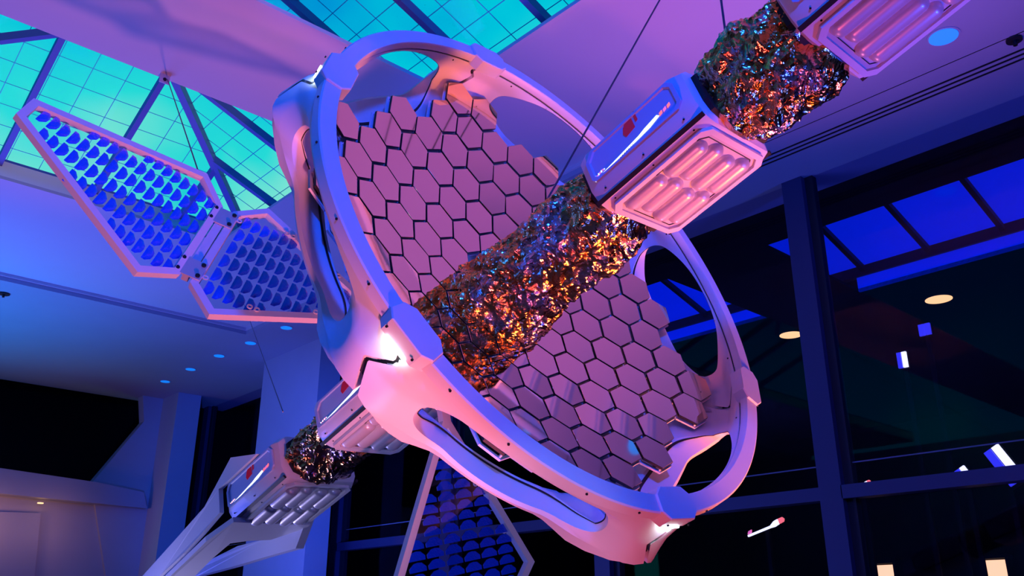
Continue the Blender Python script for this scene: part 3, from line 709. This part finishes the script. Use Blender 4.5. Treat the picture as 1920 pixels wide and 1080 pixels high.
    for ci, xx in enumerate(X_):
        sh = .012 if ci % 2 else -.012
        for rw in range(rows):
            za = zlo+rw*ln+sh; zb_ = za+ln-.006
            prof = []; nseg = 10
            pts_ = []
            for q in range(nseg+1):
                ang = math.pi/2*q/nseg; 
                if q % 2 == 0 or True: pts_.append((rad*math.sin(ang), za+rad*.8*(1-math.cos(ang))))
            # waist of the corrugated body
            m_ = 6
            for q in range(1, m_): 
                zz = za+rad*.8+(zb_-za-rad*1.6)*q/m_; pts_.append((rad*(1.0), zz))
            for q in range(nseg, -1, -1):
                ang = math.pi/2*q/nseg; pts_.append((rad*math.sin(ang), zb_-rad*.8*(1-math.cos(ang))))
            vs = []; nv = 14
            for (r_, z_) in pts_:
                for s_ in range(nv):
                    a_ = 2*math.pi*s_/nv; vs.append((xx+r_*math.cos(a_), yb-.004+r_*.80*math.sin(a_), z_))
            fs = [(a_*nv+s_, a_*nv+(s_+1) % nv, (a_+1)*nv+(s_+1) % nv, (a_+1)*nv+s_) for a_ in range(len(pts_)-1) for s_ in range(nv)]
            link_mesh('tank', vs, fs, M_TANK, root, smooth=60)
    # collar hoops at both ends and screws
    sc = MB()
    for z in (.10, Lm*.5, Lm-.10):
        for (xx, yy) in ((-.255, -.163), (-.308, -.115)): sc.tube((xx+.01, yy+.006, z), (xx-.006, yy-.003, z), .005, 6)
    tag(sc.build('screw', M_BOLT, root), kind='stuff')
    for z0_, z1_ in ((-.03, -.002), (Lm+.002, Lm+.03)):
        MB().prism([(x*.78, y*.78) for x, y in SEC], z0_, z1_).build('end_collar', M_BLACK, root)
    return root
modA = module('largest white module with pearly tanks, cut by the top right picture edge', 1.69, 2.62)
modB = module('white module with lit swoosh emblem in front of the ring, between two foil sleeves', .44, 1.165)
modC = module('white module half hidden behind the lower left of the ring', -2.20, -1.36)
modD = module('far white module that carries the three swept tail fins', -3.45, -2.66)

# ---- foil sleeves
def noise3(x, y, z, seed=0):
    from mathutils import noise as nz
    return nz.noise(Vector((x+seed*17.3, y-seed*9.1, z+seed*4.7)))
def foil(label, t0, t1, prof, seed, ax=1.0, ay=.72, nu=150, nv=110, amp=.035):
    root = empty('foil_sleeve', loc2w(0, 0, t0), MODR); Lf = t1-t0
    from mathutils import noise as nz
    vs = []
    for j in range(nv+1):
        u = j/nv; z = u*Lf
        k = u*(len(prof)-1); i0 = min(int(k), len(prof)-2); r = prof[i0]+(prof[i0+1]-prof[i0])*(k-i0)
        for i in range(nu):
            a = 2*math.pi*i/nu; p = Vector((math.cos(a)*1.25, math.sin(a)*1.25, z*3.0+seed*11)); p.x += 1.6*z; p.y -= 1.2*z
            w = 1-abs(nz.noise(p*1.3))*2.4; w2 = 1-abs(nz.noise(p*2.9+Vector((5, 2, 9))))*2.2; w3 = nz.noise(p*.6)
            w4 = 1-abs(nz.noise(p*6.3+Vector((1, 7, 3))))*2.0
            edge = min(1, u/.06, (1-u)/.06)*.8+.2
            ang = .9*nz.noise(p*.35+Vector((3, 1, 4)))
            rr = r + edge*(amp*.85*w + amp*.62*w2 + amp*.8*w3 + amp*.36*w4)
            zz = z + edge*.03*nz.noise(p*1.7+Vector((9, 9, 1)))
            vs.append((rr*ax*math.cos(a), rr*ay*math.sin(a), zz))
    fs = []
    for j in range(nv):
        for i in range(nu):
            i2 = (i+1) % nu; a, b_, c, d = j*nu+i, j*nu+i2, (j+1)*nu+i2, (j+1)*nu+i
            if (i+j) % 2: fs += [(a, b_, c), (a, c, d)]
            else: fs += [(a, b_, d), (b_, c, d)]
    o = link_mesh('foil_sleeve', vs, fs, M_FOIL, None, smooth=22)
    bpy.data.objects.remove(root); o.matrix_world = (lambda m: m)(MODR.to_4x4()); o.location = loc2w(0, 0, t0)
    return tag(o, label, 'foil', 'crumpled gold foil sleeves')
foil('crumpled gold and silver foil joint at top right, between the two nearest modules', 1.16, 1.72, [.21, .25, .275, .265, .23], 1, ax=.98, ay=.86)
foil('big crumpled gold foil trunk running into the hexagonal mirror dish', -.66, .46, [.34, .30, .26, .26, .28, .27, .22], 2, nv=190, ax=1.0, ay=.80)
foil('small crumpled gold foil joint at lower left above the tail module', -2.68, -2.18, [.22, .23, .20, .22, .23], 3, ax=1.0, ay=.75)
foil('crumpled foil neck hidden mostly behind the mirror dish', -1.38, -.66, [.20, .18, .18, .2], 4, ax=1.0, ay=.75, nv=60, nu=90)

# ---- tail fins on the far module
def fin(verts, th, nrm, name='tail_fin'):
    nrm = Vector(nrm).normalized(); k = len(verts); vs = [Vector(v)+nrm*th/2 for v in verts]+[Vector(v)-nrm*th/2 for v in verts]
    fs = [tuple(range(k)), tuple(range(k, 2*k))[::-1]]+[(i, (i+1) % k, k+(i+1) % k, k+i) for i in range(k)]
    return link_mesh(name, vs, fs, M_MODULE, modD)
# module D local frame: x=d1, y=d2, z along the axis (z=0 is the far end)
fin([(-.335, .13, .56), (-.345, .27, .22), (-.35, .08, -.23), (-.35, .03, -.78), (-.34, -.01, -1.38), (-.33, -.05, -2.2), (-.33, -.14, -2.1), (-.34, -.13, -1.05), (-.35, -.13, -.62), (-.35, -.10, -.30), (-.345, -.06, -.02), (-.345, .12, .0), (-.335, .125, .50)], .035, (1, 0, 0))
fin([(-.35, -.185, .14), (-.39, -.185, -.21), (-.365, -.185, -.67), (-.34, -.18, -1.2), (-.28, -.16, -2.1), (-.20, -.16, -2.1), (-.13, -.18, -1.1), (-.18, -.185, -.52), (-.18, -.185, -.24), (-.05, -.185, -.19), (.12, -.185, -.17), (.30, -.185, .06), (.30, -.185, .12)], .04, (0, 1, 0))
fin([(.31, -.16, .12), (.31, -.31, -.08), (.31, -.19, -.55), (.30, -.08, -1.02), (.29, .08, -1.64), (.28, .15, -2.1), (.28, .22, -2.1), (.29, .12, -1.33), (.30, .06, -.92), (.31, -.06, -.49), (.31, -.12, -.20), (.31, -.12, .10)], .07, (1, 0, 0))
MB().tube((0, 0, -.03), (0, 0, -.30), .20, 16, r2=.10).build('engine_bell', M_MODULE, modD, smooth=40)

# ---- solar wings
def solar_wing(label, org, Av, Bv, Nv, fold, dome=.006, outer=True):
    root = tag(empty('solar_wing', org, Matrix((Av, Bv, Nv)).transposed()), label, 'solar panel', 'solar wings of the station')
    fr_w, fr_t = .045, .045
    def inset(poly, d):
        n_ = len(poly); res = []
        for i in range(n_):
            p0, p1, p2 = Vector(poly[i-1]), Vector(poly[i]), Vector(poly[(i+1) % n_])
            a = (p1-p0).normalized(); b_ = (p2-p1).normalized(); na = Vector((-a.y, a.x)); nb = Vector((-b_.y, b_.x))
            m = (na+nb); m = m/max(.35, m.dot(na)); res.append(tuple(p1+m*d))
        return res
    def inside(poly, x, y, mrg):
        n_ = len(poly)
        for i in range(n_):
            p0 = Vector(poly[i]); p1 = Vector(poly[(i+1) % n_]); d = (p1-p0).normalized(); nn = Vector((-d.y, d.x))
            if (Vector((x, y))-p0).dot(nn) < mrg: return False
        return True
    rng = random.Random(1)
    def plate(poly, T, dxy=(.0625, .137)):
        # poly counter-clockwise in (x along wing, y across)
        inn = inset(poly, fr_w); k = len(poly)
        def w(p, z): return T @ Vector((p[0], p[1], z))
        vs = [w(p, -fr_t/2) for p in poly]+[w(p, fr_t/2) for p in poly]+[w(p, fr_t/2) for p in inn]+[w(p, -fr_t/2) for p in inn]
        fs = [(q*k+i, q*k+(i+1) % k, ((q+1) % 4)*k+(i+1) % k, ((q+1) % 4)*k+i) for q in range(4) for i in range(k)]
        link_mesh('panel_frame', vs, fs, M_FRAME, root)
        vs = [w(p, .002) for p in inn]+[w(p, .006) for p in inn]
        link_mesh('acrylic_sheet', vs, [tuple(range(k)), tuple(range(k, 2*k))[::-1]], M_ACRYL, root)
        # half-hexagon glass cells
        hw, dp = .061, .056
        out = [(0, -hw), (-dp*.42, -hw), (-dp*.88, -hw*.48), (-dp*.95, 0), (-dp*.88, hw*.48), (-dp*.42, hw), (0, hw)]
        k2 = len(out)
        zt = .002; hz = dome
        base = [(x, y, zt) for x, y in out]; midr = [(x*.84-.004, y*.86, zt-hz*.62) for x, y in out]; top = [(x*.45-.013, y*.45, zt-hz) for x, y in out]
        vs = base+midr+top
        fs = [(q*k2+i, q*k2+(i+1) % k2, (q+1)*k2+(i+1) % k2, (q+1)*k2+i) for q in range(2) for i in range(k2)]+[tuple(range(2*k2, 3*k2)), tuple(range(k2))[::-1]]
        me0 = None
        xs = [p[0] for p in poly]; x = min(xs)+fr_w+dp; col = 0
        while x < max(xs)-fr_w:
            y = -9*dxy[1]+dxy[1]*.5
            while y < 1.2:
                if inside(poly, x-.02, y, fr_w+.004) :
                    if me0 is None: me0 = link_mesh('solar_cell', vs, fs, M_CELL, root, smooth=50); o = me0
                    else: o = dup(me0, root)
                    o.matrix_local = T @ Matrix.Translation((x, y, 0))
                y += dxy[1]
            x += dxy[0]; col += 1
    T0 = Matrix.Identity(4)
    inner = [(.42, -.03), (1.36, -.555), (1.54, -.375), (1.54, .375), (1.36, .555), (.42, .03)]
    plate(inner, T0)
    T1 = Matrix.Translation((1.585, 0, 0)) @ Matrix.Rotation(fold, 4, 'Y')
    outerp = [(.03, -.36), (.225, -.535), (1.21, -.095+.02), (1.21, .095+.02), (.225, .535), (.03, .36)]
    if outer: plate(outerp, T1)
    # hinges with bolts and loop tabs
    for y in (-.27, .27):
        h = MB(); h.box(1.50, 1.66, y-.075, y+.075, -.034, -.024).box(1.56, 1.60, y-.06, y+.06, -.024, .03)
        hp = h.build('hinge', M_HINGE, root)
        for xx in (1.52, 1.64):
            for yy in (-.05, .05): MB().tube((xx, y+yy, -.034), (xx, y+yy, -.044), .014, 8).build('bolt', M_BOLT, hp)
    MB().box(1.55, 1.60, -.2, .2, -.02, .02).build('hinge_tube', M_FRAME, root)
    for (xx, yy, sx) in ((1.16, .38, 1), (1.16, -.38, -1), (.8, .20, 1), (.8, -.20, -1), (1.50, .30, 1), (1.50, -.30, -1)):
        tb = MB()
        for q in (-.022, .022):
            n_ = 10; c = Vector((xx+q, yy-sx*.0, -.026)); ro2, ri2 = .018, .009; vv = []
            for i in range(n_):
                a = 2*math.pi*i/n_; vv += [c+Vector((math.cos(a)*ro2, math.sin(a)*ro2, 0)), c+Vector((math.cos(a)*ri2, math.sin(a)*ri2, 0)), c+Vector((math.cos(a)*ro2, math.sin(a)*ro2, -.006)), c+Vector((math.cos(a)*ri2, math.sin(a)*ri2, -.006))]
            ff = []
            for i in range(n_):
                j = (i+1) % n_; ff += [(4*i, 4*j, 4*j+1, 4*i+1), (4*i+2, 4*i+3, 4*j+3, 4*j+2), (4*i, 4*i+2, 4*j+2, 4*j), (4*i+1, 4*j+1, 4*j+3, 4*i+3)]
            tb.add(vv, ff)
        tb.build('loop_tab', M_FRAME, root)
    MB().beam((0.12, 0, 0), (.44, 0, 0), .06, .05).build('root_arm', M_FRAME, root)
    return root
MC = Matrix((RV, UP, -FW)).transposed()
def cw(v): return (MC @ Vector(v))
orgW = loc2w(0, 0, -1.2)
A1v = cw((-0.8883, 0.4045, 0.2175)).normalized(); B1v = cw((0.08222, 0.60599, -0.79121)); B1v = (B1v-A1v*B1v.dot(A1v)).normalized(); N1v = A1v.cross(B1v)
wingL = solar_wing('left solar wing of blue glass cells hanging below the cyan skylight', orgW+B1v*.09, A1v, B1v, N1v, R_(18))
A2v = cw((0.15484, -0.96141, 0.22739)).normalized(); B2v = cw((0.72995, -0.04377, -0.6821)); B2v = (B2v-A2v*B2v.dot(A2v)).normalized(); N2v = A2v.cross(B2v)
wingB = solar_wing('lower solar wing of shiny blue glass domes pointing down below the ring', orgW-B2v*.033, A2v, B2v, N2v, R_(18), dome=.026)

# ---- suspension cables
def upix(px, py, z):
    d = FW + RV*((px-960)/FPX) - UP*((py-540)/FPX); k = z/d.z; return Vector((d.x*k, d.y*k, z+EYE))
def pixdist(px, py, Y):
    d = FW + RV*((px-960)/FPX) - UP*((py-540)/FPX); k = Y/d.y; return Vector((d.x*k, d.y*k, d.z*k+EYE))
def cable(a, b_, label, r=.006):
    a = Vector(a); b_ = Vector(b_); o = MB().tube(Vector((0, 0, 0)), b_-a, r, 6).build('suspension_cable', M_CABLE); o.location = a
    return tag(o, label, 'cable', 'suspension cables')
def to_ceiling(a, b_, z): t = (z-a.z)/(b_.z-a.z); return a+(b_-a)*t
k = pixdist(1020, 385, loc2w(0, .2, .10).y); cable(k, to_ceiling(k, pixdist(1237, 0, 3.0), ZT), 'thin dark cable from ceiling to the big foil trunk')
k = pixdist(1371, 142, loc2w(-.1, .2, 1.42).y); cable(k, to_ceiling(k, pixdist(1352, 0, 1.9), ZT), 'thin dark cable from ceiling to the foil joint at top right')
hk = cw((0, 0, 0))
kb = pixdist(372, 322, (orgW+A1v*1.9+B1v*.5).y)
tb_ = upix(314, 148, 5.10)
cable(kb, tb_, 'thin steel cable from ceiling bracket to the left solar wing', .005)
br = tag(empty('ceiling_bracket', upix(310, 140, 5.12)), 'small metal eye bracket on the ceiling edge holding the left wing cable', 'bracket')
MB().box(-.05, .05, -.006, .006, -.10, .0).build('plate', M_HINGE, br); MB().tube((-.0, -.015, -.06), (0, .015, -.06), .018, 10).build('bolt', M_BOLT, br)
yk = loc2w(0, 0, -2.5).y; kb = pixdist(528, 765, yk); kt = upix(448, 545, 4.99); cable(kb+(kb-kt).normalized()*.12, kt, 'thin cable dropping to the module behind the ring', .004)
